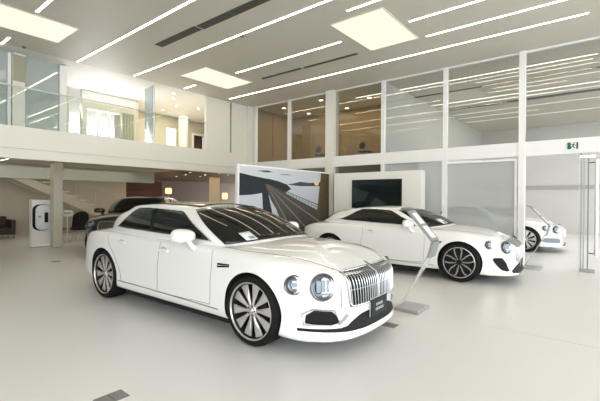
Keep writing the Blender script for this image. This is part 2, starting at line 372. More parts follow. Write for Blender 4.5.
# real light behind the downlight groups
def area(name, loc, size, power, col, rot=(0,0,0)):
    l = bpy.data.lights.new(name, 'AREA'); l.energy = power; l.color = col; l.shape = 'RECTANGLE'; l.size, l.size_y = size
    o = bpy.data.objects.new(name, l); o.location = loc; o.rotation_euler = rot; COL.objects.link(o); return o
area('office_downlighting', (-8.2, 12.1, H-.05), (4.5, 1.4), 30, (1, .88, .68))
area('lounge_downlighting', (-15.5, 11.8, 2.6), (5, 4), 42, (1, .72, .45))
area('soffit_downlighting', (-15.2, 5.5, 2.6), (4, 5), 22, (1, .9, .7))
area('gallery_downlighting', (-13.3, 9, H-.05), (3, 3.5), 55, (1, .92, .78))
area('showroom_ceiling_lighting', (0, 16, H-.05), (9, 8), 150, (1, .98, .95))
area('gallery_window_daylight', (-13.6, 5.9, 3.95), (1.7, 1.3), 34, (.97, .98, 1), (0, math.radians(-115), 0))
area('gallery_office_lighting', (-13.5, 1.5, H-.05), (3, 4), 35, (.9, 1, .98))

# ------------------------------------------------------------------ lounge things
lp = empty('lounge_shelf', (-19.4, 11.1, 0)); tag(lp, 'dark red wooden shelf wall at the back of the lounge', 'shelf')
MB().box(-.25, .05, -1.7, .6, 0, 2.45).build('back_panel', DWOOD, lp)
for k in range(4): MB().box(.05, .3, -1.7, .6, .5+k*.5, .54+k*.5).build('shelf_board', DWOOD, lp)
def lamp(x, y, z0, h, label):
    e = empty('lantern_lamp', (x, y, 0)); tag(e, label, 'lamp')
    MB().lathe([(.0, 0), (.14, 0), (.14, .02), (.03, .04), (.02, z0), (0, z0)], 20).build('stand', STEELD, e, smooth=40)
    MB().lathe([(.0, z0), (.15, z0), (.17, z0+h/2), (.15, z0+h), (0, z0+h)], 20).build('lamp_shade', WARM, e, smooth=50)
lamp(-18.3, 11.45, 1.78, .3, 'warm orange lantern lamp on a thin stand in the brown lounge, left one')
lamp(-18.3, 15.3, 1.5, .38, 'warm orange lantern lamp right of the cream lounge column')
tb = empty('lounge_counter', (-18.0, 13.4, 0)); tag(tb, 'dark brown counter in the lounge behind the black car', 'counter')
MB().box(-.3, .3, -1.2, 1.2, 0, 1.05).build('body', SOFT, tb); MB().box(-.35, .35, -1.25, 1.25, 1.05, 1.1).build('worktop', DWOOD, tb)
# round chairs upstairs
for x, l in ((-9.19, 'dark round-backed chair in the wood panelled office, left one'), (-7.16, 'dark round-backed chair in the wood panelled office, right of the white pillar')):
    e = empty('office_chair', (x, 12.5, 2.9)); tag(e, l, 'chair', None)
    MB().lathe([(0, .02), (.07, .02), (.11, 0), (.14, -.02)], 20, Matrix.Translation((0, 0, .66)) @ Matrix.Rotation(PI/2, 4, 'X') ).build('backrest', BLACKF, e, smooth=50)
    MB().box(-.2, .2, .05, .42, .42, .48).build('seat', BLACKF, e, bevel=.02)
    for sx in (-.17, .17):
        for sy in (.08, .39): MB().tube([(sx, sy, 0), (sx*.95, sy, .42)], .012, 6).build('leg', STEELD, e)
    MB().tube([(0, .06, .45), (0, .0, .55)], .02, 6).build('backrest_post', STEELD, e)

# ------------------------------------------------------------------ charger kiosk, small sign, chair, sofa
k = empty('charger_display', (-14.08, 4.30, 0), 0); k.rotation_euler = (0, 0, math.radians(0)); tag(k, 'white freestanding display panel with a wall charger beside the cream column', 'display stand')
MB().box(-.12, .12, -.31, .31, 0.04, 1.48).build('panel', mat('white_laminate', (.80, .79, .76), .35), k, bevel=.01)
MB().box(-.2, .26, -.36, .34, .015, .06).build('base', MATS['white_laminate'], k, bevel=.01)
MB().box(-.16, .22, -.32, .30, 0, .015).build('skid', BLACK, k)
def rrect(a, b, r, n=8):
    return [(cx*(a-r)+r*math.cos(t), cy*(b-r)+r*math.sin(t)) for cx, cy, t0 in ((1,1,0), (-1,1,PI/2), (-1,-1,PI), (1,-1,3*PI/2)) for t in [t0+PI/2*i/n for i in range(n+1)]]
MX = Matrix(((0,0,1,.12), (1,0,0,-.04), (0,1,0,.92), (0,0,0,1)))    # local xy -> world yz, extruded along x
MB().prism(rrect(.25, .41, .19), 0, .08, MX @ Matrix.Translation((0, 0, 0))).build('charger_shell', BLACK, k, bevel=None, smooth=40)
c = MB().prism(rrect(.215, .39, .17), .08, .13, MX @ Matrix.Translation((.02, 0, 0))).build('charger_cover', mat('charger_white', (.70, .73, .76), .3), k, smooth=40)
MB().prism(rrect(.05, .16, .02), .13, .14, MX @ Matrix.Translation((.09, 0, 0))).build('charger_display_screen', BLACK, k)
MB().prism(rrect(.04, .03, .01), .13, .135, MX @ Matrix.Translation((-.09, .03, 0))).build('charger_logo_mark', INK, k)

sg = empty('small_sign', (-14.5, 5.2, 0)); tag(sg, 'small white sign on a thin stand right of the cream column', 'sign')
MB().tube([(0, 0, 0), (0, 0, .92)], .012, 8).build('post', STEEL, sg); MB().lathe([(0, .012), (.13, .012), (.13, 0), (0, 0)], 20).build('base', STEEL, sg)
MB().box(-.01, .01, -.16, .16, .9, 1.12).build('sign_face', FRAME, sg)
s = MB()
for i, w in enumerate((.05, .03, .05, .04)): s.box(.011, .013, -.11+i*.058, -.11+i*.058+.04, .99, 1.04)
s.build('printed_mark', INK, sg)

ch = empty('shell_chair', (-15.0, 5.78, 0), math.radians(-35)); tag(ch, 'black high-backed shell chair between the cream column and the black car', 'chair')
P = []
for i in range(13):
    a = -1.25+2.5*i/12; row = []
    for j in range(11):
        t = j/10; r = .30-.03*t
        row.append((-.02-r*math.cos(a)*.9+.02-.10*t, r*math.sin(a)*1.02, .42+.62*t-(.16*(abs(a)/1.25)**2)*t))
    P.append(row)
o = MB().grid(P).build('backrest', BLACKF, ch, smooth=60); mm = o.modifiers.new('t', 'SOLIDIFY'); mm.thickness = .04
MB().lathe([(0, .0), (.28, .0), (.31, .04), (.29, .09), (0, .11)], 24, Matrix.Translation((0, 0, .38))).build('seat', BLACKF, ch, smooth=50)
for a in (45, 135, 225, 315):
    ca, sa = math.cos(math.radians(a)), math.sin(math.radians(a)); MB().tube([(.28*ca, .28*sa, 0), (.16*ca, .16*sa, .40)], .015, 8).build('leg', CREAM, ch)
tb = empty('side_table', (-15.4, 5.25, 0)); tag(tb, 'low slim wire side table left of the black shell chair', 'table')
MB().box(-.25, .25, -.22, .22, .40, .42).build('tabletop', SOFT, tb)
for sx in (-.23, .23):
    for sy in (-.2, .2): MB().tube([(sx, sy, 0), (sx, sy, .4)], .01, 6).build('leg', STEELD, tb)

sf = empty('lounge_armchair', (-17.6, 4.0, 0), 0); tag(sf, 'dark brown leather armchair on thin metal legs at the left edge', 'armchair')
MB().box(-.38, .38, -.42, .28, .16, .42).build('seat', SOFT, sf, bevel=.03)
MB().box(-.42, -.2, -.42, .28, .42, .82).build('backrest', SOFT, sf, bevel=.03)
MB().box(-.40, .40, .28, .42, .16, .70).build('armrest', SOFT, sf, bevel=.03); MB().box(-.40, .40, -.56, -.42, .16, .70).build('armrest', SOFT, sf, bevel=.03)
for sx in (-.36, .36):
    for sy in (-.5, .37): MB().box(sx-.015, sx+.015, sy-.015, sy+.015, 0, .16).build('leg', STEELD, sf)

# ------------------------------------------------------------------ photo board
pb = empty('photo_board', (-7.0, 8.2, 0)); tag(pb, 'large freestanding photo board showing a railway bridge over a lake', 'poster board')
MB().box(-.09, 0, -1.95, 1.95, 0, 2.41).build('board', FRAME, pb, bevel=.004)
def flat(name, pts, m, x, t=.0015):
    MB().prism([(yy-8.2, z) for yy, z in pts], x, x+t, Matrix(((0,0,1,0), (1,0,0,0), (0,1,0,0), (0,0,0,1)))).build(name, m, pb)
sky = mat('print_sky', (.56, .58, .62), .35, noise=(1.4, .12)); wat = mat('print_water', (.52, .55, .60), .35, noise=(1.2, .08))
mtn = mat('print_mountain', (.028, .033, .038), .7, spec=.2, noise=(3, .3)); mtn2 = mat('print_far_mountain', (.07, .08, .09), .7, spec=.2)
dk = mat('print_deck', (.10, .088, .075), .7, spec=.2, noise=(8, .35)); rl = mat('print_rail', (.05, .048, .046), .35); gold = mat('print_glow', (.85, .62, .28), .35)
brz = mat('print_bronze', (.10, .075, .04), .35, noise=(5, .3)); plank = mat('print_plank', (.23, .21, .185), .6)
flat('printed_sky', [(6.30, 1.9), (10.11, 1.9), (10.11, 2.37), (6.30, 2.37)], sky, .001)
flat('printed_lake', [(6.30, .08), (10.11, .08), (10.11, 1.9), (6.30, 1.9)], wat, .001)
flat('printed_mountain', [(6.30, 2.19), (6.5, 2.17), (6.72, 2.14), (7.12, 2.1), (7.4, 2.08), (7.7, 2.04), (8.07, 1.96), (8.25, 1.84), (8.1, 1.78), (7.9, 1.66), (7.62, 1.70), (7.4, 1.66), (7.09, 1.71), (6.7, 1.66), (6.30, 1.64)], mtn, .003)
flat('printed_far_mountain', [(8.07, 1.96), (8.35, 2.0), (8.65, 2.06), (9.1, 2.04), (9.64, 2.08), (9.64, 1.96), (8.65, 1.93)], mtn2, .003)
flat('printed_pier', [(7.08, 1.75), (7.3, 1.75), (7.5, 1.1), (7.5, .3), (7.14, .3), (7.12, 1.3)], mtn, .004)
flat('printed_deck', [(7.18, 1.94), (7.31, 1.95), (9.92, 1.08), (10.1, 1.0), (10.1, .1), (8.2, .1), (8.0, .8), (7.7, 1.2), (7.4, 1.55)], dk, .005)
for k in range(7):
    a = k/6.; flat('printed_plank_line', [(7.24+.01*k, 1.93), (7.25+.01*k, 1.93), (8.35+1.6*a+.05, .15+.82*a), (8.35+1.6*a-.03, .12+.82*a)], plank if k % 2 else rl, .007)
s = MB()
for k in range(22):
    t = (k/21.)**1.6; yy = 7.5+2.4*t; zz = 1.90-.80*t; hh = .02+.17*t
    s.box(.007, .009, yy-8.2-.006, yy-8.2+.006, zz-.02, zz+hh)
Mr = Matrix(((0,0,1,0), (1,0,0,0), (0,1,0,0), (0,0,0,1)))
s.prism([(7.4-8.2, 1.93), (9.92-8.2, 1.30), (9.92-8.2, 1.27), (7.4-8.2, 1.92)], .007, .009, Mr); s.prism([(7.4-8.2, 1.91), (9.92-8.2, 1.20), (9.92-8.2, 1.185), (7.4-8.2, 1.905)], .007, .009, Mr)
s.build('printed_railing', rl, pb)
flat('printed_column', [(9.68, 2.36), (10.11, 2.36), (10.11, 1.0), (9.45, 1.0)], brz, .009)
flat('printed_glow', [(9.45+.12*math.cos(a*PI/8), 2.04+.07*math.sin(a*PI/8)) for a in range(16)], gold, .0065)
flat('printed_cloud', [(6.9, 2.28), (7.3, 2.31), (7.5, 2.27), (7.2, 2.25)], mtn2, .003); flat('printed_cloud', [(7.7, 2.24), (8.1, 2.26), (8.3, 2.22), (7.9, 2.21)], mat('print_cloud', (.3, .32, .36), .4), .003)

# ------------------------------------------------------------------ white wall block with television
tvw = empty('display_wall', (-5.3, 10.0, 0)); tag(tvw, 'white freestanding wall block carrying a television behind the second white car', 'partition')
MB().box(-1.42, 1.38, 0, .3, 0, 2.36).build('block', mat('warm_white_board', (.80, .79, .74), .5), tvw, bevel=.006)
tv = empty('television', (-5.25, 9.95, 1.72)); tag(tv, 'black flat television on the white wall block', 'television')
MB().box(-.79, .79, 0, .048, -.42, .42).build('casing', BLACK, tv, bevel=.005)
MB().box(-.77, .77, -.004, 0, -.40, .40).build('screen', mat('screen_black', (.006, .010, .011), .12, spec=.3), tv)
s = MB(); MS = Matrix(((1,0,0,0), (0,0,1,0), (0,1,0,0), (0,0,0,1)))
s.prism([(-.76, .2), (-.2, .05), (-.35, -.2), (-.76, -.28)], -.006, -.004, MS); s.prism([(.0, -.1), (.35, -.28), (.1, -.38), (-.2, -.35)], -.006, -.004, MS)
s.build('screen_picture', mat('screen_image', (.03, .042, .045), .15, spec=.3), tv)

# ------------------------------------------------------------------ steel glass door at right, exit sign
gd = empty('glass_door', (-.47, YG-.12, 0)); tag(gd, 'open frameless glass door leaf with steel edge rails at the right edge', 'door')
MB().box(0, .014, -1.1, -.03, .06, 2.5).build('glass_leaf', GLASSBAL, gd)
RAILM = mat('rail_grey', (.24, .26, .26), .5)
MB().box(-.03, -.008, -.05, 0, .0, 2.62).build('edge_rail', RAILM, gd); MB().box(.025, .05, -.05, .0, .04, 2.56).build('edge_rail', mat('rail_mid', (.42, .44, .44), .5), gd)
MB().box(.10, .125, -.03, .0, .0, 2.6).build('edge_rail', RAILM, gd)
MB().box(-.03, .24, -.06, .02, 0, .07).build('bottom_shoe', STEELD, gd, bevel=.005); MB().box(-.03, .24, -.06, .02, 2.5, 2.57).build('top_shoe', STEEL, gd, bevel=.005)
MB().tube([(.26, -.05, .38), (.26, -.05, 2.45)], .035, 16).build('pull_handle', mat('handle_satin', (.80, .82, .84), .3, metal=.3), gd, smooth=40)
for z in (.42, 2.4): MB().tube([(.13, -.02, z), (.26, -.05, z)], .015, 8).build('handle_bracket', STEELD, gd)
ex = empty('exit_sign', (-.645, YG-.07, 2.80)); tag(ex, 'small green and white emergency exit sign on the white beam', 'sign')
MB().box(-.11, .11, -.012, 0, -.085, .085).build('sign_plate', WINW, ex)
s = MB(); s.box(-.10, -.035, -.014, -.012, -.075, .075).box(.065, .10, -.014, -.012, -.075, .075)
s.tube([(-.035, -.014, -.05), (.0, -.014, .0), (.045, -.014, -.06)], .012, 6).tube([(.0, -.014, .0), (.02, -.014, .045)], .014, 6).tube([(-.03, -.014, .02), (.02, -.014, .035), (.05, -.014, .0)], .008, 6)
s.lathe([(0, .002), (.014, .002), (.014, 0)], 12, Matrix.Translation((.03, -.012, .064)) @ Matrix.Rotation(PI/2, 4, 'X'))
s.build('running_figure', GREEN, ex)

# ------------------------------------------------------------------ floor outlets and joints
def outlet(x, y, a, b, label, rz=0):
    e = empty('floor_outlet', (x, y, 0), rz); tag(e, label, 'floor outlet')
    MB().box(-a, a, -b, b, 0, .004).build('cover', mat('outlet_grey', (.22, .22, .21), .4, metal=.4), e); MB().box(-a*.8, a*.8, -.004, .004, .004, .006).build('lid_gap', SLOT, e)
outlet(-3.02, 1.40, .075, .11, 'rectangular grey floor outlet cover at the bottom left edge')
outlet(-2.13, 4.42, .1, .08, 'grey floor outlet cover under the nose of the white saloon')
outlet(-10.46, 3.5, .09, .09, 'small grey floor outlet cover behind the white saloon at left')
s = MB(); s.box(-1.3, 6, 5.17, 5.176, 0, .0015); struct('trim_18', s, mat('joint_line', (.56, .55, .53), .7))
struct('trim_19', B(-1.6, -.7, 11.35, 11.55, 0, .002), mat('pale_strip', (.75, .75, .74), .4))

# ------------------------------------------------------------------ info stands
STANDM = mat('stand_grey', (.30, .31, .31), .4, metal=.5)
def info_stand(x, y, rz, label):
    e = empty('info_stand', (x, y, 0), rz); tag(e, label, 'display stand', None)
    MB().box(-.17, .19, -.21, .21, 0, .045).build('base_plate', STEEL, e, bevel=.006)
    def slab(a, b, wa, wb, t):     # a, b: (x, z)
        dx, dz = b[0]-a[0], b[1]-a[1]; L = math.hypot(dx, dz); nx, nz = dz/L*t, -dx/L*t
        v = []
        for (px, pz), w in ((a, wa), (b, wb)):
            for s1 in (-1, 1):
                for s2 in (0, 1): v.append((px+nx*s2, s1*w, pz+nz*s2))
        return v, [(0,1,3,2), (4,6,7,5), (0,4,5,1), (2,3,7,6), (0,2,6,4), (1,5,7,3)]
    v, f = slab((-.14, .045), (.27, .80), .012, .12, .012); MB().add(v, f).build('lower_blade', ACRYL, e)
    v, f = slab((.27, .78), (.33, 1.0), .13, .13, .03); MB().add(v, f).build('elbow_plate', STANDM, e)
    v, f = slab((.33, 1.0), (-.02, 1.40), .13, .13, .025); MB().add(v, f).build('reading_panel', STANDM, e)
    v, f = slab((-.02, 1.40), (-.10, 1.43), .15, .15, .03); MB().add(v, f).build('top_lip', STEELD, e)
    for t0, t1 in ((.08, .46), (.54, .90)):
        for side in (0, 1):
            a = (.33-.35*t0, 1.0+.4*t0); b = (.33-.35*t1, 1.0+.4*t1); L = math.hypot(.35, .4)
            ox, oz = (.4/L, .35/L); k = .027 if side == 0 else -.003
            v, f = slab((a[0]+ox*k, a[1]+oz*k), (b[0]+ox*k, b[1]+oz*k), .080, .080, .003); MB().add(v, f).build('printed_card', PAPER, e)
    return e
info_stand(-2.2, 5.27, math.radians(0), 'angled steel information stand between the two white cars')
info_stand(-1.38, 10.22, math.radians(0), 'angled steel information stand beside the slim white post at right')

# ------------------------------------------------------------------ cars
def cr(pts, n):
    """Catmull-Rom through pts, n samples by index"""
    p = np.array(pts, float); N = len(p); q = np.vstack([2*p[0]-p[1], p, 2*p[-1]-p[-2]])
    u = np.linspace(0, N-1, n); return cr_at(q, u)
def cr_at(q, u):
    u = np.atleast_1d(u); N = len(q)-2; i = np.clip(np.floor(u).astype(int), 0, N-2); t = (u-i)[:, None]
    a, b, c, d = q[i], q[i+1], q[i+2], q[i+3]
    return .5*((2*b)+(c-a)*t+(2*a-5*b+4*c-d)*t*t+(3*b-a-3*c+d)*t**3)
def ext(pts): p = np.array(pts, float); return np.vstack([2*p[0]-p[1], p, 2*p[-1]-p[-2]])
def fn(pts):
    p = np.array(sorted(pts), float); xs = np.linspace(p[0,0], p[-1,0], 400)
    q = ext(p); # pchip-like smooth: sample the spline then interpolate on x
    s = cr_at(q, np.linspace(0, len(p)-1, 600)); o = np.argsort(s[:,0]); sx, sy = s[o,0], s[o,1]
    return lambda x: float(np.interp(x, sx, sy))
def smooth(a, b, x): t = min(1, max(0, (x-a)/(b-a))); return t*t*(3-2*t)

def car_body(C):
    zb, zs, zc = fn(C['zb']), fn(C['zs']), fn(C['zc'])
    half = cr(C['plan'], 420)
    d = np.r_[0, np.cumsum(np.hypot(*np.diff(half, axis=0).T))]; NU = 150
    # finer sampling at the ends
    uu = np.linspace(0, 1, NU); sp = d[-1]*uu
    hx = np.interp(sp, d, half[:,0]); hy = np.interp(sp, d, half[:,1]); hy[0] = hy[-1] = 0
    tx = np.gradient(hx); ty = np.gradient(hy); L = np.hypot(tx, ty); nx, ny = -ty/L, tx/L     # inward? fix sign below
    sgn = np.where(nx*hx+ny*hy > 0, -1, 1); 
    # inward normal: rotate tangent (front -> rear along +y side) by +90
    nx, ny = ty/L, -tx/L
    if (nx[NU//2]*0+ny[NU//2]*hy[NU//2]) > 0: nx, ny = -nx, -ny
    side = cr(C['side'], 34); nose = cr(C['nose'], 34); tail = cr(C['tail'], 34)
    xf, xr = C['xf'], C['xr']
    rows = []
    for r in range(34):
        row = []
        for i in range(NU):
            wf = smooth(xf-.75, xf-.12, hx[i]); wr = 1-smooth(xr+.1, xr+.6, hx[i])
            ws = 1-wf-wr; s = side[r]*ws+nose[r]*wf+tail[r]*wr      # (zfrac, inset)
            x = hx[i]+nx[i]*s[1]; y = max(0, hy[i]+ny[i]*s[1]) if i not in (0, NU-1) else 0
            z0, z1 = zb(hx[i]), zs(hx[i]); z = z0+(z1-z0)*s[0]
            y += C['bulge'](hx[i], s[0]) if y > .3 else 0
            row.append((x, y, z))
        rows.append(row)
    last = rows[-1]; NT = 16
    for k in range(1, NT+1):
        t = k/NT; row = []; g = 1-(1-t)**C.get('crown', 2.4)
        for i in range(NU):
            x, y, z = last[i]; xs_ = min(C['spf'], max(C['spr'], x)); X = x+(xs_-x)*t; Y = y*(1-t)
            z0 = z+(zs(X)-zs(x)); 
            Z = z0+(zc(X)-zs(X))*g
            crease = C.get('crease', 0)*math.exp(-((t-.42)/.12)**2)
            row.append((X, Y, Z+crease*0))
        rows.append(row)
    # bottom
    bot = [(min(C['spf'], max(C['spr'], x)), 0, zb(x)) for x, y, z in rows[0]]
    allrows = [bot]+rows
    mb = MB(); NR = len(allrows)
    def V(r, i): return allrows[r][i]
    for sgn_ in (1, -1):
        P = [[(V(r, i)[0], sgn_*V(r, i)[1], V(r, i)[2]) for r in range(NR)] for i in range(NU)]
        mb.grid(P)
    return mb

def cut_arches(obj, axles, R, y0=.5, y1=1.3):
    for ax in axles:
        for s in (1, -1):
            c = MB(); M = Matrix.Translation((ax, 0, C_AX)) @ Matrix.Rotation(PI/2, 4, 'X')
            c.lathe([(0, -s*y0), (R, -s*y0), (R, -s*y1), (0, -s*y1)], 72, M)
            co = c.build('cut', WELL, merge=1e-5)
            m = obj.modifiers.new('b', 'BOOLEAN'); m.operation = 'DIFFERENCE'; m.object = co; m.solver = 'EXACT'
            dg = bpy.context.evaluated_depsgraph_get(); me = bpy.data.meshes.new_from_object(obj.evaluated_get(dg))
            obj.modifiers.clear(); old = obj.data; obj.data = me; bpy.data.meshes.remove(old); bpy.data.objects.remove(co)
C_AX = .375

def wheel(parent, x, y, style, R=.375, rim=.292, w=.26):
    """outer face towards sign(y)"""
    s = 1 if y > 0 else -1
    M = Matrix.Translation((x, y, R)) @ Matrix.Rotation(-s*PI/2, 4, 'X')     # local z -> outward
    h = w/2
    wh = MB()
    # barrel and lip
    lipm = 0 if style == 'paddle' else 1
    wh.lathe([(rim-.004, h-.012), (rim+.004, h-.004), (rim-.004, h-.002), (rim-.012, h-.016)], 64, M, 0)
    wh.lathe([(rim-.012, h-.016), (rim-.03, h-.05), (rim-.035, -h+.03), (rim-.01, -h+.01)], 64, M, 2)
    wh.lathe([(rim-.034, .015), (.05, .0), (.0, .0)], 48, M, 2)          # dark inner disc
    wh.lathe([(.19, .03), (.19, .045), (.08, .045), (.08, .03)], 40, M, 3)   # brake disc
    zt = h-.030
    if style == 'paddle':
        for k in range(10):
            a = 2*PI*k/10+.12; T = M @ Matrix.Rotation(a, 4, 'Z')
            poly = [(.045, -.016), (.10, -.018), (.19, -.041), (rim-.014, -.062), (rim-.010, .0), (rim-.014, .050), (.19, .032), (.10, .014), (.045, .014)]
            n = len(poly); v = []
            for px, py in poly: v.append(T @ Vector((px, py, zt-.02+.022*math.sin(min(1, px/.28)*PI*.5)*0+.010)))
            for px, py in poly: v.append(T @ Vector((px, py*.8, zt-.035)))
            v.append(T @ Vector((.17, -.003, zt+.006)))
            f = [(i, (i+1) % n, 2*n) for i in range(n)]+[(i, i+n, (i+1) % n+n, (i+1) % n) for i in range(n)]
            wh.add(v, f, 0)
    elif style == 'twin':
        for k in range(5):
            a = 2*PI*k/5+PI/2+.1; T = M @ Matrix.Rotation(a, 4, 'Z')
            for sg in (1, -1):
                poly = [(.03, sg*.002), (.10, sg*.030), (.17, sg*.052), (.23, sg*.060), (rim-.018, sg*.042), (rim-.018, sg*.062), (.235, sg*.082), (.16, sg*.072), (.09, sg*.048), (.03, sg*.03)]
                if sg < 0: poly = poly[::-1]
                wh.prism(poly, zt-.04, zt-.004, T, 1)
                # machined edge
                e = [(.05, .022), (.10, .046), (.16, .068), (.232, .079), (rim-.02, .060)]
                e2 = [(x_, y_-.009) for x_, y_ in e][::-1]
                pl = [(x_, sg*y_) for x_, y_ in e+e2]
                if sg < 0: pl = pl[::-1]
                wh.prism(pl, zt-.004, zt-.0015, T, 0)
                e = [(.10, .024), (.17, .050), (.23, .060), (rim-.02, .040)]; e2 = [(x_, y_+.007) for x_, y_ in e][::-1]
                pl = [(x_, sg*y_) for x_, y_ in e+e2]
                if sg < 0: pl = pl[::-1]
                wh.prism(pl, zt-.004, zt-.0015, T, 0)
    wh.lathe([(.0, zt+.0), (.052, zt), (.062, zt-.008), (.064, zt-.035)], 32, M, 0 if style == 'paddle' else 1)
    for k in range(5):
        a = 2*PI*k/5; wh.lathe([(0, .004), (.008, .004), (.010, 0)], 10, M @ Matrix.Translation((.047*math.cos(a), .047*math.sin(a), zt-.001)), 4)
    o = wh.build('wheel', [RIM, RIMD, RIMB, RIMB, BLACK], parent, smooth=30)
    ty = MB(); ty.lathe([(rim-.006, -h+.01), (rim+.005, -h), (rim+.04, -h-.006), (R-.02, -h+.006), (R-.004, -h+.03), (R, -h+.06), (R, h-.06), (R-.004, h-.03), (R-.02, h-.006), (rim+.04, h+.004), (rim+.005, h-.004), (rim-.006, h-.012)], 72, M)
    for gx in (-.05, 0, .05): ty.lathe([(R+.0005, gx-.004), (R+.0005, gx+.004)], 72, M)
    ty.build('tyre', TYRE, o, smooth=40)
    cp = MB().lathe([(0, .008), (.024, .007), (.030, .0)], 24, M @ Matrix.Translation((0, 0, zt))).build('centre_cap', CHROME if style == 'paddle' else BLACK, o, smooth=50)
    return o

def make_car(name, C, paint, wheelstyle, root_label, cat='car'):
    global C_AX
    root = empty(name); tag(root, root_label, cat)
    body = car_body(C).build('body', paint, root, merge=2e-4)
    C_AX = C['R']+.005; cut_arches(body, C['axles'], C['arch'])
    # black wells, shading
    bm = bmesh.new(); bm.from_mesh(body.data)
    body.data.materials.clear(); body.data.materials.append(paint); body.data.materials.append(WELL)
    for f in bm.faces:
        c = f.calc_center_median(); f.material_index = 0
        for ax in C['axles']:
            r = math.hypot(c.x-ax, c.z-C_AX)
            if r < C['arch']+.004 and abs(c.y) > .47 and (abs(f.normal.y) < .35 or abs(c.y) < .55):
                rad = Vector((c.x-ax, 0, c.z-C_AX)).normalized()
                if abs(rad.dot(f.normal)) > .8 or abs(c.y) < .52: f.material_index = 1
        if f.normal.z < -.8 and c.z < .35: f.material_index = 1
    finish(bm, 30); bm.to_mesh(body.data); bm.free()
    me = body.data
    bvh = BVHTree.FromPolygons([v.co for v in me.vertices], [tuple(p.vertices) for p in me.polygons])
    def fx(y, z, d=-1):
        h = bvh.ray_cast(Vector((4*(-d), y, z)), Vector((d, 0, 0))); return h[0], h[1]
    def fy(x, z, s):
        h = bvh.ray_cast(Vector((x, 3*s, z)), Vector((0, -s, 0))); return h[0], h[1]
    def fz(x, y):
        h = bvh.ray_cast(Vector((x, y, 4)), Vector((0, 0, -1))); return h[0], h[1]
    # ---- greenhouse
    Bq, Rq = ext(C['belt']), ext(C['roof']); NB = len(C['belt'])-1; zr = fn(C['zroof'])
    def S(u, v, s=1, off=0.):
        b = cr_at(Bq, u)[0]; r = cr_at(Rq, u)[0]; p = b+(r-b)*v
        o = np.array([0, 1., .25]) if True else None
        t = cr_at(Bq, min(NB, u+.02))[0]-cr_at(Bq, max(0, u-.02))[0]; nrm = np.array([t[1]*-1, t[0], 0.])
        nrm = nrm/(np.linalg.norm(nrm)+1e-9)
        if nrm[1]*p[1] < 0 and p[1] > .2: nrm = -nrm
        if u < 3 and nrm[0] < 0: nrm = -nrm
        if u > NB-2 and nrm[0] > 0: nrm = -nrm
        w = r-b; up = w/np.linalg.norm(w); out = nrm-up*np.dot(nrm, up); out /= np.linalg.norm(out)
        bul = .045+.035*gauss(u, 3.1, .9)+.03*gauss(u, 8.8, 1.2)
        p = p+out*(bul*math.sin(PI*min(1, max(0, v)))+off)
        if u <= 1e-6 or u >= NB-1e-6: p[1] = 0
        return (p[0], s*p[1], p[2])
    us = np.linspace(0, NB, 100); NVg = 14
    for s_ in ():
        pass
    gm = MB()
    for s in (1, -1):
        P = []
        for u in us:
            row = [S(u, v, s) for v in np.linspace(-.12, 1, NVg)]
            x, y, z = row[-1]; y = abs(y)
            for k in range(1, 13):
                t = k/12; xs_ = min(C['rspf'], max(C['rspr'], x)); X = x+(xs_-x)*t; g = 1-(1-t)**2.2
                # keep edge height, ease to the crown line
                row.append((X, s*y*(1-t), z+(zr(X)-z)*g))
            P.append(row)
        gm.grid(P)
    cab = gm.build('cabin_shell', paint, root, merge=2e-4, smooth=35)
    cme = cab.data; cb = BVHTree.FromPolygons([v.co for v in cme.vertices], [tuple(p.vertices) for p in cme.polygons])
    def patch(nm, f, m, par=root, thick=.006, chrome=False, closed=None):
        """f: list of rows of points"""
        mb = MB(); mb.grid(f)
        o = mb.build(nm, m, par, merge=1e-5, smooth=35); md = o.modifiers.new('t', 'SOLIDIFY'); md.thickness = thick; md.offset = 0
        return o
    # windscreen and rear window, wrapping both sides
    def wrap(u0, u1, v0, v1, nm, m=CARGLASS):
        a = np.linspace(u0, u1, 24)
        if u0 <= 0: seq = [(u, -1) for u in a[::-1]]+[(u, 1) for u in a[1:]]
        else: seq = [(u, 1) for u in a]+[(u, -1) for u in a[::-1][1:]]
        P = []
        for u, s in seq:
            P.append([S(u, v, s, .006) for v in np.linspace(v0, v1, 12)])
        return patch(nm, P, m)
    ws = wrap(0, C['ua'], C.get('wv0', .02), .985, 'windscreen')
    rw = wrap(C['uc'], NB, .12, .93, 'rear_window')
    for s in (1, -1):
        P = []; e0 = []; e1 = []
        for u in np.linspace(C['u0'], C['u1'], 44):
            lo, hi = C['vlo'](u), C['vhi'](u)
            P.append([S(u, v, s, .007) for v in np.linspace(lo, hi, 10)]); e0.append(S(u, lo, s, .010)); e1.append(S(u, hi, s, .010))
        w = patch('side_window', P, CARGLASS)
        MB().tube(e0+e1[::-1], .0065, 6, closed=True).build('chrome_trim', CHROME, w, smooth=60)
        for ub in C['pillars']:
            a = [S(ub, C['vlo'](ub)+(C['vhi'](ub)-C['vlo'](ub))*(.05+.9*k/8), s, .0) for k in range(9)]
            MB().tube(a, C.get('pilr', .016), 6).build('window_pillar', BLACK, w, smooth=60)
    # glass roof panel
    if C.get('glassroof'):
        x0, x1, yw = C['glassroof']; P = []
        for i in range(30):
            x = x0+(x1-x0)*i/29; row = []
            for j in range(21):
                yy = (-1+2*j/20)*yw*(1-.12*((i/29*2-1)**4)); h = cb.ray_cast(Vector((x, yy, 4)), Vector((0, 0, -1)))[0]; row.append((x, yy, h.z+.006))
            P.append(row)
        patch('roof_glass', P, CARGLASS)
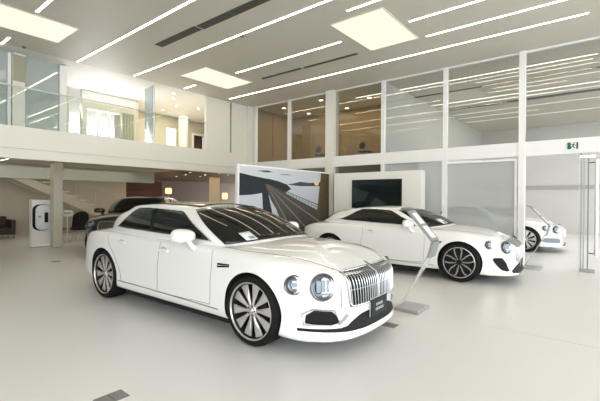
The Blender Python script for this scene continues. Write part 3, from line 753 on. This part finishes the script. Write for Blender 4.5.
    # ---- headlamps
    for s in (1, -1):
        for yy, zz, r, kind in C['lamps']:
            p, nrm = fx(s*yy, zz)
            if p is None: continue
            nrm = (nrm+Vector((.55, 0, .05))).normalized()
            q = nrm.to_track_quat('Z', 'Y').to_matrix().to_4x4(); M = Matrix.Translation(p-nrm*.012) @ q
            lampo = MB().lathe([(r, 0), (r*1.0, .022), (r*.93, .032), (r*.86, .028), (r*.84, .01)], 40, M).build('headlamp', mat('lamp_bezel', (.20, .22, .24), .2, metal=1), root, smooth=40)
            MB().lathe([(r*.86, .008), (r*.5, .004), (0, .002)], 32, M).build('reflector', LAMPD, lampo, smooth=60)
            if kind == 'big':
                for cx in (-.40, 0, .40):
                    MB().box(cx*r-.13*r, cx*r+.13*r, -.38*r, .42*r, .012, .022).build('light_unit', LAMPW, lampo) if False else \
                    MB().prism(rrect(.145*r, .42*r, .06*r, 3), .010, .026, M @ Matrix.Rotation(C.get('lr', 0), 4, 'Z') @ Matrix.Translation((cx*r, .08*r, 0))).build('light_unit', LAMPW, lampo)
                MB().lathe([(r*.84, .022), (r*.76, .030), (r*.70, .026)], 40, M).build('inner_ring', LAMPG, lampo, smooth=50)
                MB().prism(rrect(.6*r, .05*r, .02*r, 3), .012, .03, M @ Matrix.Translation((0, -.5*r, 0))).build('light_unit', LAMPG, lampo)
            else:
                MB().lathe([(r*.78, .014), (r*.62, .026), (r*.42, .02), (r*.40, .012)], 32, M).build('inner_ring', LAMPG, lampo, smooth=50)
                MB().prism(rrect(.34*r, .22*r, .1*r, 3), .010, .026, M).build('light_unit', LAMPW, lampo)
    # ---- front conforming patches
    def fpatch(nm, poly, m, off=.004, th=.008, n=26, par=root):
        """poly: list of (y, zlo, zhi) left to right, conformed to the nose"""
        P = []; ys = np.array([a[0] for a in poly]); lo = np.array([a[1] for a in poly]); hi = np.array([a[2] for a in poly])
        for yy in np.linspace(ys[0], ys[-1], n):
            l, h = np.interp(yy, ys, lo), np.interp(yy, ys, hi); row = []
            for k in range(7):
                z = l+(h-l)*k/6; p, nn = fx(yy, z)
                if p is None: p = Vector((C['xf']-.3, yy, z)); nn = Vector((1, 0, 0))
                row.append(tuple(p+nn*off))
            P.append(row)
        return patch(nm, P, m, par, th)
    gy, gz0, gz1, gt = C['grille']     # half width top, z range, half width bottom
    def gpt(a, b, off):    # a -1..1 across, b 0..1 up
        z = gz0+(gz1-gz0)*b; w = gt+(gy-gt)*b; y = a*w
        x = C['gx']-C['gcurve']*a*a-C['glean']*b; p, nn = fx(y, z); xs_ = p.x if p else x
        return (max(x, xs_)+off if C.get('gfree') else xs_+off, y, z)
    P = [[gpt(a, b, .006) for b in np.linspace(0, 1, 8)] for a in np.linspace(-1, 1, 22)]
    gr = patch('grille', P, C.get('grillemat', BLACK))
    loop = []
    rc = .12
    for a in np.linspace(-1+rc, 1-rc, 16): loop.append(gpt(a, 1, .010))
    loop.append(gpt(1-.03, .98, .010))
    for b in np.linspace(1-rc, rc, 8): loop.append(gpt(1, b, .010))
    loop.append(gpt(1-.03, .02, .010))
    for a in np.linspace(1-rc, -1+rc, 16): loop.append(gpt(a, 0, .010))
    loop.append(gpt(-1+.03, .02, .010))
    for b in np.linspace(rc, 1-rc, 8): loop.append(gpt(-1, b, .010))
    loop.append(gpt(-1+.03, .98, .010))
    MB().tube(loop, .013, 8, closed=True).build('grille_surround', C.get('trimmat', CHROME), gr, smooth=60)
    for i in range(C['slats']):
        a = -1+2*(i+.5)/C['slats']
        pts = [gpt(a, b, .016) for b in np.linspace(.02, .98, 8)]
        MB().tube(pts, C.get('slr', .0075), 6).build('grille_slat', C.get('trimmat', SLAT), gr, smooth=60)
    MB().tube([gpt(0, b, .02) for b in np.linspace(0, 1, 8)], .009, 6).build('grille_centre_bar', CHROME, gr, smooth=60)
    if C.get('hbar'):
        MB().tube([gpt(a, .48, .008) for a in np.linspace(-.98, .98, 20)], .006, 6).build('grille_cross_bar', STEELD, gr, smooth=60)
    for nm, poly, m, off in C['front']:
        fpatch(nm, poly, m, off)
        if poly[0][0] > 0 or poly[-1][0] < 0:
            fpatch(nm, [(-a, b, c) for a, b, c in poly][::-1], m, off)
    for pts, r, m in C['frontlines']:
        for s in (1, -1):
            q = []
            for yy, zz in pts:
                p, nn = fx(s*yy, zz)
                if p: q.append(p+nn*.008)
            if len(q) > 1: MB().tube(q, r, 6).build('bumper_chrome', m, root, smooth=60)
    # ---- panel gaps on the flanks, handles, trims
    for s in (1, -1):
        for pts in C['sidelines']:
            q = cr(pts, 24); l = []
            for x, z in q:
                p, nn = fy(x, z, s)
                if p: l.append(p+nn*.0005)
            if len(l) > 1: MB().tube(l, .0026, 5).build('panel_gap', SEAM, root)
        for x, z in C['handles']:
            p, nn = fy(x, z, s)
            M = Matrix.Translation(p+nn*.014)
            MB().box(-.11, .11, -.014, .016, -.020, .020).build('door_handle', paint, root, bevel=.008, bevseg=3).matrix_local = M
            MB().lathe([(.0, 0), (.045, 0), (.05, .003)], 20, Matrix.Translation(p+nn*.0005) @ Matrix.Rotation(-s*PI/2, 4, 'X') @ Matrix.Scale(1.5, 4, (1, 0, 0))).build('handle_recess', mat('recess', (.5, .5, .49), .5) if paint is PAINTW else BLACK, root)
        if C.get('sill'):
            x0, x1, z0, z1 = C['sill']; l = []
            for k in range(20):
                p, nn = fy(x0+(x1-x0)*k/19, z0+(z1-z0)*k/19, s); l.append(p+nn*.003)
            MB().tube(l, .008, 6).build('sill_trim', CHROME, root, smooth=60)
        if C.get('vent'):
            x, z = C['vent']; mv = MB()
            P = []
            for k in range(8):
                row = []
                for j in range(3):
                    p, nn = fy(x-.10+.2*k/7, z-.032+.02*k/7+.05*j/2*(1-.35*k/7), s); row.append(tuple(p+nn*.003))
                P.append(row)
            v_ = patch('fender_vent', P, BLACK, th) if False else patch('fender_vent', P, BLACK)
            l = []
            for k in range(6):
                p, nn = fy(x-.095+.19*k/5, z-.008+.015*k/5, s); l.append(p+nn*.008)
            MB().tube(l, .004, 5).build('vent_blade', CHROME, v_)
        # mirror
        mx, my, mz = C['mirror']
        Mm = Matrix.Translation((mx, s*my, mz))
        mi = MB(); NPH = 20; NTH = 14; v = []
        P = []
        for i in range(NPH+1):
            ph = 2*PI*i/NPH; row = []
            for j in range(NTH+1):
                th_ = PI*j/NTH; X = math.cos(th_); Y = math.sin(th_)*math.cos(ph); Z = math.sin(th_)*math.sin(ph)
                f = lambda a, e: math.copysign(abs(a)**e, a)
                xx = f(X, .8)*(.14 if X > 0 else .06); yy_ = f(Y, .7)*.155; zz_ = f(Z, .75)*(.095 if Z > 0 else .07)
                row.append(Mm @ Vector((xx, yy_*s, zz_*(1-.15*(-Y)))))
            P.append(row)
        mo = mi.grid(P).build('wing_mirror', paint, root, merge=1e-4, smooth=50)
        MB().tube([(mx-.03, s*(my-.11), mz-.058), (mx+.01, s*(my+.11), mz-.054)], .012, 8).build('mirror_base_strip', BLACK, mo, smooth=50)
        p, nn = fy(mx+.08, mz-.19, s)
        MB().tube([(mx+.02, s*(my-.07), mz-.05), (mx+.07, p.y+s*.015, mz-.12), (mx+.09, p.y-s*.02, mz-.15)], [.03, .034, .045], 10).build('mirror_arm', paint, mo, smooth=60)
        MB().prism(rrect(.115, .058, .04, 4), -.004, .0, Matrix.Translation((mx-.052, s*my, mz)) @ Matrix(((0,0,1,0), (1,0,0,0), (0,1,0,0), (0,0,0,1)))).build('mirror_glass', CARGLASS, mo)
    for pts in C['toplines']:
        q = cr(pts, 30)
        for s in (1, -1):
            l = []
            for x, y in q:
                p, nn = fz(x, s*y); l.append(p+nn*.0003)
            MB().tube(l, .0032, 5).build('bonnet_gap', SEAM, root)
    # bonnet mascot
    if C.get('mascot'):
        p, nn = fz(C['mascot'], 0)
        m = MB(); m.tube([p, p+Vector((-.005, 0, .03))], .008, 8); m.tube([p+Vector((.02, 0, .028)), p+Vector((-.03, 0, .042))], [.006, .01], 8)
        for s in (1, -1): m.prism([(0, 0), (-.05, .012), (-.075, .035), (-.02, .02)], -.003, .003, Matrix.Translation(p+Vector((0, 0, .032))) @ Matrix(((1,0,0,0), (0,0,s*1.,0), (0,1,0,0), (0,0,0,1))))
        m.build('bonnet_mascot', STEELD, root, smooth=40)
    # plate
    if C.get('plate'):
        z, hw, hh = C['plate']; p, nn = fx(0, z-.03); xq = max(p.x, fx(.15, z+.07)[0].x)+.02
        pl = MB().box(xq, xq+.012, -hw, hw, z-hh, z+hh).build('number_plate', PLATE, root, bevel=.003)
        MB().box(xq-.03, xq+.002, -hw+.01, hw-.01, z-hh-.004, z+hh+.004).build('plate_holder', mat('plate_edge', (.55, .56, .57), .3), pl)
        # two rows of small raised letter strokes
        rows_ = [(.022, 7, .165), (-.028, 8, .19)]
        for zz, nL, W in rows_:
            m = MB()
            for k in range(nL):
                cx = -W/2+W*(k+.5)/nL; lw = W/nL*.62
                m.box(xq+.012, xq+.0135, cx-lw/2, cx-lw/2+.006, z+zz-.014, z+zz+.014)
                m.box(xq+.012, xq+.0135, cx-lw/2, cx+lw/2, z+zz+.009, z+zz+.014)
                if k % 2: m.box(xq+.012, xq+.0135, cx+lw/2-.006, cx+lw/2, z+zz-.014, z+zz+.014)
                if k % 3 == 0: m.box(xq+.012, xq+.0135, cx-lw/2, cx+lw/2, z+zz-.014, z+zz-.009)
            m.build('plate_lettering', PLATEL, pl)
    if C.get('card'):
        u, s, v0, v1, w = C['card']; P = []
        for a in np.linspace(u-w, u+w, 4): P.append([S(a, v, s, .012) for v in np.linspace(v0, v1, 4)])
        cd = patch('price_card', P, PAPER, root, .002)
        P = [[S(a, v, s, .015) for v in np.linspace(v0+.01, v0+(v1-v0)*.4, 3)] for a in np.linspace(u-w*.8, u+w*.2, 3)]; patch('card_print', P, INK, cd, .001)
    # wheels
    ytr = C['track']
    for ax in C['axles']:
        for s in (1, -1): wheel(root, ax, s*ytr, wheelstyle, C['R'], C['rim'], C['tw'])
    xa, xb = C['axles']
    ub = MB().box(xb+.45, xa-.45, -.84, .84, .125, .30).box(xa-.5, xa+.62, -.55, .55, .13, .30).box(xb-.65, xb+.5, -.55, .55, .14, .34)  # dark box added to stop light leaking under the car
    ub.build('underbody_light_block', WELL, root)
    return root

def gauss(x, c, w): return math.exp(-((x-c)/w)**2)

SEDAN = dict(
    xf=2.66, xr=-2.79, R=.377, rim=.302, tw=.27, track=.835, axles=(1.597, -1.597), arch=.405,
    plan=[(2.63, 0), (2.625, .2), (2.60, .40), (2.545, .58), (2.42, .75), (2.22, .875), (1.95, .945), (1.6, .968), (1.2, .965), (.6, .955), (0, .953), (-.6, .957), (-1.2, .972), (-1.6, .98), (-2.0, .965), (-2.35, .90), (-2.6, .78), (-2.72, .62), (-2.77, .40), (-2.79, .2), (-2.79, 0)],
    zb=[(-2.8, .33), (-2.4, .27), (-1.9, .22), (-1.2, .20), (0, .19), (1.2, .19), (1.8, .17), (2.2, .14), (2.65, .14)],
    zs=[(-2.8, .90), (-2.5, .965), (-2.1, 1.01), (-1.6, 1.025), (-1, 1.01), (0, 1.0), (.9, .99), (1.4, .97), (1.8, .95), (2.1, .92), (2.35, .88), (2.5, .85), (2.7, .81)],
    zc=[(-2.8, .92), (-2.65, 1.0), (-2.3, 1.06), (-1.9, 1.09), (-1, 1.08), (0, 1.07), (.9, 1.07), (1.3, 1.07), (1.7, 1.055), (2.0, 1.025), (2.25, .975), (2.42, .925), (2.52, .885), (2.7, .81)],
    side=[(0, .10), (.03, .045), (.10, .018), (.2, .012), (.32, .012), (.45, .004), (.6, .0), (.72, .004), (.82, .016), (.90, .032), (.96, .052), (1, .085)],
    nose=[(0, .16), (.03, .03), (.08, .0), (.14, .012), (.24, .035), (.34, .035), (.5, .03), (.65, .03), (.8, .035), (.9, .05), (.96, .08), (1, .14)],
    tail=[(0, .2), (.04, .10), (.12, .03), (.24, .0), (.36, .0), (.5, .02), (.62, .04), (.75, .05), (.86, .055), (.93, .065), (.97, .085), (1, .12)],
    bulge=lambda x, z: .012*gauss(x, -1.75, .55)*gauss(z, .8, .25)+.010*gauss(x, 1.6, .5)*gauss(z, .8, .22),
    spf=1.95, spr=-2.3, crown=2.1,
    belt=[(1.42, 0, 1.055), (1.38, .32, 1.045), (1.26, .60, 1.02), (.99, .79, .985), (.5, .83, 1.0), (-.05, .84, 1.01), (-.7, .84, 1.02), (-1.25, .82, 1.035), (-1.70, .75, 1.06), (-1.98, .60, 1.06), (-2.12, .32, 1.07), (-2.16, 0, 1.07)],
    roof=[(.38, 0, 1.462), (.35, .25, 1.458), (.28, .46, 1.445), (.16, .595, 1.422), (-.06, .635, 1.445), (-.36, .65, 1.458), (-.78, .645, 1.468), (-1.2, .63, 1.44), (-1.46, .57, 1.39), (-1.56, .45, 1.395), (-1.62, .24, 1.40), (-1.64, 0, 1.405)],
    zroof=[(-1.7, 1.39), (-1.3, 1.455), (-.75, 1.50), (-.3, 1.502), (.0, 1.495), (.25, 1.477), (.4, 1.46)],
    rspf=.05, rspr=-1.2, ua=2.84, uc=9.4, u0=3.2, u1=7.6, wv0=.06,
    vlo=lambda u: .13+.02*smooth(3.4, 4.2, u), vhi=lambda u: .15+.72*(smooth(3.0, 3.8, u)**.75)*(1-smooth(6.5, 7.65, u)) if u > 3.21 else .16,
    pillars=(5.55,), pilr=.034, glassroof=(-1.1, .16, .54),
    lamps=((.745, .705, .136, 'big'), (.893, .72, .098, 'small')),
    grille=(.54, .49, .835, .50), gx=2.56, gcurve=.06, glean=.05, slats=24, slr=.006, hbar=True,
    front=[('lower_intake', [(-.88, .275, .30), (-.55, .25, .29), (-.42, .245, .36), (-.3, .24, .395), (0, .24, .40), (.3, .24, .395), (.42, .245, .36), (.55, .25, .29), (.88, .275, .30)], BLACK, .005),
           ('side_intake', [(.62, .345, .40), (.68, .33, .465), (.80, .34, .48), (.84, .35, .43)], BLACK, .005)],
    frontlines=[([(.60, .335), (.66, .475), (.81, .49), (.86, .44), (.85, .335), (.75, .32), (.60, .32)], .006, CHROME), ([(.62, .335), (.57, .37), (.53, .42)], .016, CHROME), ([(.56, .86), (.60, .7), (.60, .5)], .003, SEAM)],
    sidelines=[[(.93, .34), (.95, .6), (.97, .8), (.93, .97)], [(-.16, .33), (-.14, .6), (-.12, .8), (-.14, .985)], [(-1.06, .33), (-1.12, .52), (-1.25, .72), (-1.42, .88), (-1.5, 1.0)], [(-1.06, .325), (-.4, .32), (.3, .32), (.93, .335)]],
    handles=[(-.02, .875), (-1.07, .905)], sill=(-1.15, 1.08, .335, .30), vent=(1.17, .815), mirror=(.52, 1.04, 1.10),
    toplines=[[(1.05, .82), (1.4, .82), (1.8, .77), (2.15, .67), (2.4, .54), (2.48, .50)]],
    mascot=2.50, plate=(.415, .19, .092), card=(1.75, -1, .08, .24, .22))

saloon = make_car('luxury_saloon', SEDAN, PAINTW, 'paddle', 'white luxury saloon car with tall chrome grille parked in the foreground')
saloon.location = (-4.575, 3.725, 0); saloon.rotation_euler.z = .0308

COUPE = dict(SEDAN)
COUPE.update(
    xf=2.39, xr=-2.50, R=.375, rim=.288, tw=.27, track=.84, axles=(1.425, -1.425), arch=.402,
    plan=[(2.39, 0), (2.385, .25), (2.365, .44), (2.29, .62), (2.13, .77), (1.90, .875), (1.65, .94), (1.4, .975), (1.0, .965), (.5, .945), (0, .935), (-.5, .945), (-1.0, .975), (-1.4, .985), (-1.75, .965), (-2.1, .89), (-2.33, .76), (-2.44, .58), (-2.48, .38), (-2.50, .2), (-2.50, 0)],
    zb=[(-2.5, .33), (-2.1, .26), (-1.7, .22), (-1.1, .19), (0, .18), (1.1, .18), (1.6, .17), (2.0, .14), (2.4, .14)],
    zs=[(-2.5, .86), (-2.2, .93), (-1.8, .985), (-1.3, 1.0), (-.7, .985), (0, .965), (.8, .955), (1.3, .945), (1.65, .915), (1.95, .87), (2.15, .82), (2.3, .77), (2.4, .73)],
    zc=[(-2.5, .88), (-2.35, .95), (-2.0, 1.02), (-1.5, 1.05), (-.7, 1.05), (0, 1.04), (.8, 1.04), (1.15, 1.035), (1.5, 1.01), (1.8, .965), (2.05, .905), (2.2, .855), (2.3, .81), (2.4, .75)],
    belt=[(1.15, 0, 1.03), (1.10, .32, 1.02), (.96, .58, .995), (.72, .76, .96), (.35, .82, .97), (-.1, .83, .98), (-.55, .82, 1.0), (-1.02, .79, 1.02), (-1.40, .73, 1.04), (-1.7, .60, 1.03), (-1.95, .32, 1.03), (-2.0, 0, 1.03)],
    roof=[(.26, 0, 1.375), (.23, .25, 1.37), (.16, .44, 1.355), (.05, .57, 1.338), (-.12, .61, 1.358), (-.40, .625, 1.378), (-.74, .615, 1.368), (-1.04, .58, 1.33), (-1.24, .53, 1.28), (-1.33, .42, 1.29), (-1.39, .22, 1.30), (-1.41, 0, 1.305)],
    zroof=[(-1.45, 1.295), (-1.1, 1.36), (-.6, 1.41), (-.2, 1.42), (.05, 1.405), (.28, 1.373)],
    rspf=0., rspr=-1.15, ua=2.84, uc=9.3, u0=3.2, u1=7.85,
    vhi=lambda u: .15+.76*(smooth(2.9, 3.95, u)**.8)*(1-smooth(5.9, 7.9, u)) if u > 3.21 else .16,
    pillars=(6.0,), pilr=.008, glassroof=None,
    lamps=((.675, .695, .118, 'big'), (.845, .735, .08, 'small')),
    grille=(.49, .45, .80, .45), gx=2.3, gcurve=.06, glean=.05, slats=24, slr=.008, grillemat=mat('grille_mesh', (.34, .35, .35), .3, metal=.8), hbar=True,
    front=[('lower_intake', [(-.60, .22, .26), (-.42, .20, .35), (0, .195, .38), (.42, .20, .35), (.60, .22, .26)], BLACK, .005),
           ('side_intake', [(.64, .26, .28), (.69, .25, .42), (.74, .27, .50), (.80, .40, .50), (.82, .46, .49)], BLACK, .005)],
    frontlines=[],
    sidelines=[[(.74, .32), (.76, .6), (.76, .8), (.72, .94)], [(-.62, .32), (-.64, .6), (-.60, .8), (-.62, .96)], [(-.62, .31), (-.1, .30), (.4, .30), (.74, .32)]],
    handles=[(-.42, .85)], sill=(-.95, .95, .30, .28), vent=(1.0, .74), mirror=(.42, 1.02, 1.06),
    toplines=[[(.82, .78), (1.2, .78), (1.55, .72), (1.85, .62), (2.05, .50), (2.12, .40)]],
    mascot=None, plate=(.36, .15, .06), card=(1.0, -1, .1, .3, .25))
coupe = make_car('luxury_coupe', COUPE, PAINTW, 'twin', 'white luxury coupe with black split-spoke wheels parked before the glass wall')
coupe.location = (-3.70, 8.42, 0); coupe.rotation_euler.z = .0666
# the third car stands behind the glass: same family of coupe
COUPE3 = dict(COUPE); COUPE3['card'] = None; COUPE3['plate'] = None
COUPE3['front'] = [('lower_intake', [(-.5, .21, .24), (0, .20, .27), (.5, .21, .24)], LAMPD, .005), ('side_intake', [(.56, .30, .38), (.64, .29, .44), (.84, .31, .44), (.88, .34, .40)], LAMPG, .005)]
third = make_car('luxury_coupe', COUPE3, PAINTW, 'paddle', 'white coupe behind the glass wall, its nose showing right of the slim post')
third.location = (-3.42, 14.25, 0); third.rotation_euler.z = .02

SUV = dict(SEDAN)
SUV.update(
    xf=2.45, xr=-2.69, R=.385, rim=.285, tw=.27, track=.845, axles=(1.5, -1.5), arch=.42,
    plan=[(2.45, 0), (2.44, .2), (2.42, .4), (2.35, .58), (2.22, .74), (2.03, .86), (1.8, .95), (1.5, .99), (1.1, .985), (.5, .975), (0, .975), (-.6, .975), (-1.1, .985), (-1.5, .99), (-1.9, .97), (-2.3, .91), (-2.52, .80), (-2.62, .62), (-2.67, .40), (-2.69, .2), (-2.69, 0)],
    zb=[(-2.7, .38), (-2.3, .30), (-1.8, .26), (-1.1, .25), (0, .24), (1.1, .24), (1.7, .23), (2.1, .22), (2.5, .22)],
    zs=[(-2.7, 1.10), (-2.4, 1.14), (-1.5, 1.17), (-.5, 1.15), (.5, 1.14), (1.1, 1.12), (1.5, 1.10), (1.9, 1.06), (2.2, 1.0), (2.35, .95), (2.5, .90)],
    zc=[(-2.7, 1.12), (-2.4, 1.2), (-1.5, 1.22), (0, 1.22), (.9, 1.22), (1.3, 1.21), (1.7, 1.18), (2.0, 1.13), (2.2, 1.07), (2.35, 1.0), (2.5, .92)],
    belt=[(1.15, 0, 1.20), (1.12, .32, 1.19), (1.0, .6, 1.17), (.80, .79, 1.13), (.4, .85, 1.14), (-.1, .86, 1.15), (-.8, .86, 1.16), (-1.4, .84, 1.17), (-2.0, .80, 1.19), (-2.4, .66, 1.18), (-2.5, .36, 1.18), (-2.52, 0, 1.18)],
    roof=[(.38, 0, 1.70), (.36, .28, 1.695), (.31, .50, 1.68), (.22, .62, 1.66), (.05, .66, 1.675), (-.25, .675, 1.69), (-.8, .675, 1.69), (-1.3, .66, 1.68), (-1.8, .63, 1.65), (-2.0, .5, 1.66), (-2.1, .28, 1.67), (-2.12, 0, 1.67)],
    zroof=[(-2.2, 1.66), (-1.8, 1.70), (-1.0, 1.735), (-.3, 1.74), (.1, 1.73), (.4, 1.70)],
    rspf=.2, rspr=-1.8, uc=9.4, u1=8.2, vhi=lambda u: .15+.78*(smooth(2.9, 3.9, u)**.8)*(1-.6*smooth(7.2, 8.2, u)) if u > 3.21 else .16,
    pillars=(5.4,), glassroof=(-1.6, .1, .5), lamps=((.68, .90, .125, 'big'), (.88, .86, .07, 'small')),
    grille=(.46, .62, 1.0, .42), gx=2.42, slats=20, trimmat=STEELD,
    front=[('lower_intake', [(-.6, .34, .40), (0, .32, .48), (.6, .34, .40)], BLACK, .005)], frontlines=[],
    sidelines=[[(.90, .42), (.92, .7), (.92, .9), (.88, 1.1)], [(-.2, .42), (-.2, .7), (-.2, 1.12)]], handles=[(-.05, .98), (-1.05, 1.0)],
    sill=(-1.0, 1.0, .42, .40), vent=(1.08, .88), mirror=(.62, 1.08, 1.25), toplines=[[(.9, .80), (1.4, .80), (1.9, .70), (2.15, .5)]], mascot=None, plate=(.50, .16, .055), card=None)
suv = make_car('luxury_suv', SUV, PAINTB, 'paddle', 'black luxury sport utility car parked behind the tail of the white saloon')
hd = math.radians(-45); suv.rotation_euler.z = hd
suv.location = (-10.17-2.2*math.cos(hd), 4.86-2.2*math.sin(hd), 0); suv.scale = (1, 1, .93)

# ------------------------------------------------------------------ daylight and camera
w = bpy.data.worlds.new('daylight'); scn.world = w; w.use_nodes = True
bg = w.node_tree.nodes['Background']; bg.inputs[0].default_value = (.93, .965, 1.0, 1); bg.inputs[1].default_value = 2.75

cam = bpy.data.cameras.new('camera'); co = bpy.data.objects.new('camera', cam); COL.objects.link(co); scn.camera = co
F, yaw, pitch, roll, h = 382.18, .6801, -.0055, .0068, 1.576
r = Vector((math.cos(yaw), math.sin(yaw), 0)); f = Vector((-math.sin(yaw), math.cos(yaw), 0)); u = Vector((0, 0, 1))
f2 = f*math.cos(pitch)+u*math.sin(pitch); u2 = u*math.cos(pitch)-f*math.sin(pitch)
r3 = r*math.cos(roll)+u2*math.sin(roll); u3 = u2*math.cos(roll)-r*math.sin(roll)
M = Matrix((( r3.x, u3.x, -f2.x, 0), (r3.y, u3.y, -f2.y, 0), (r3.z, u3.z, -f2.z, h), (0, 0, 0, 1)))
co.matrix_world = M
cam.sensor_fit = 'HORIZONTAL'; cam.sensor_width = 36; cam.lens = F/600*36; cam.clip_start = .05; cam.clip_end = 200
vs = scn.view_settings; vs.view_transform = 'Standard'; vs.look = 'None'; vs.exposure = 0.80; vs.gamma = 1; vs.use_curve_mapping = False
scn.cycles.use_denoising = True; scn.cycles.max_bounces = 8; scn.cycles.transparent_max_bounces = 16; scn.cycles.caustics_reflective = False; scn.cycles.caustics_refractive = False
scn.cycles.sample_clamp_indirect = 8
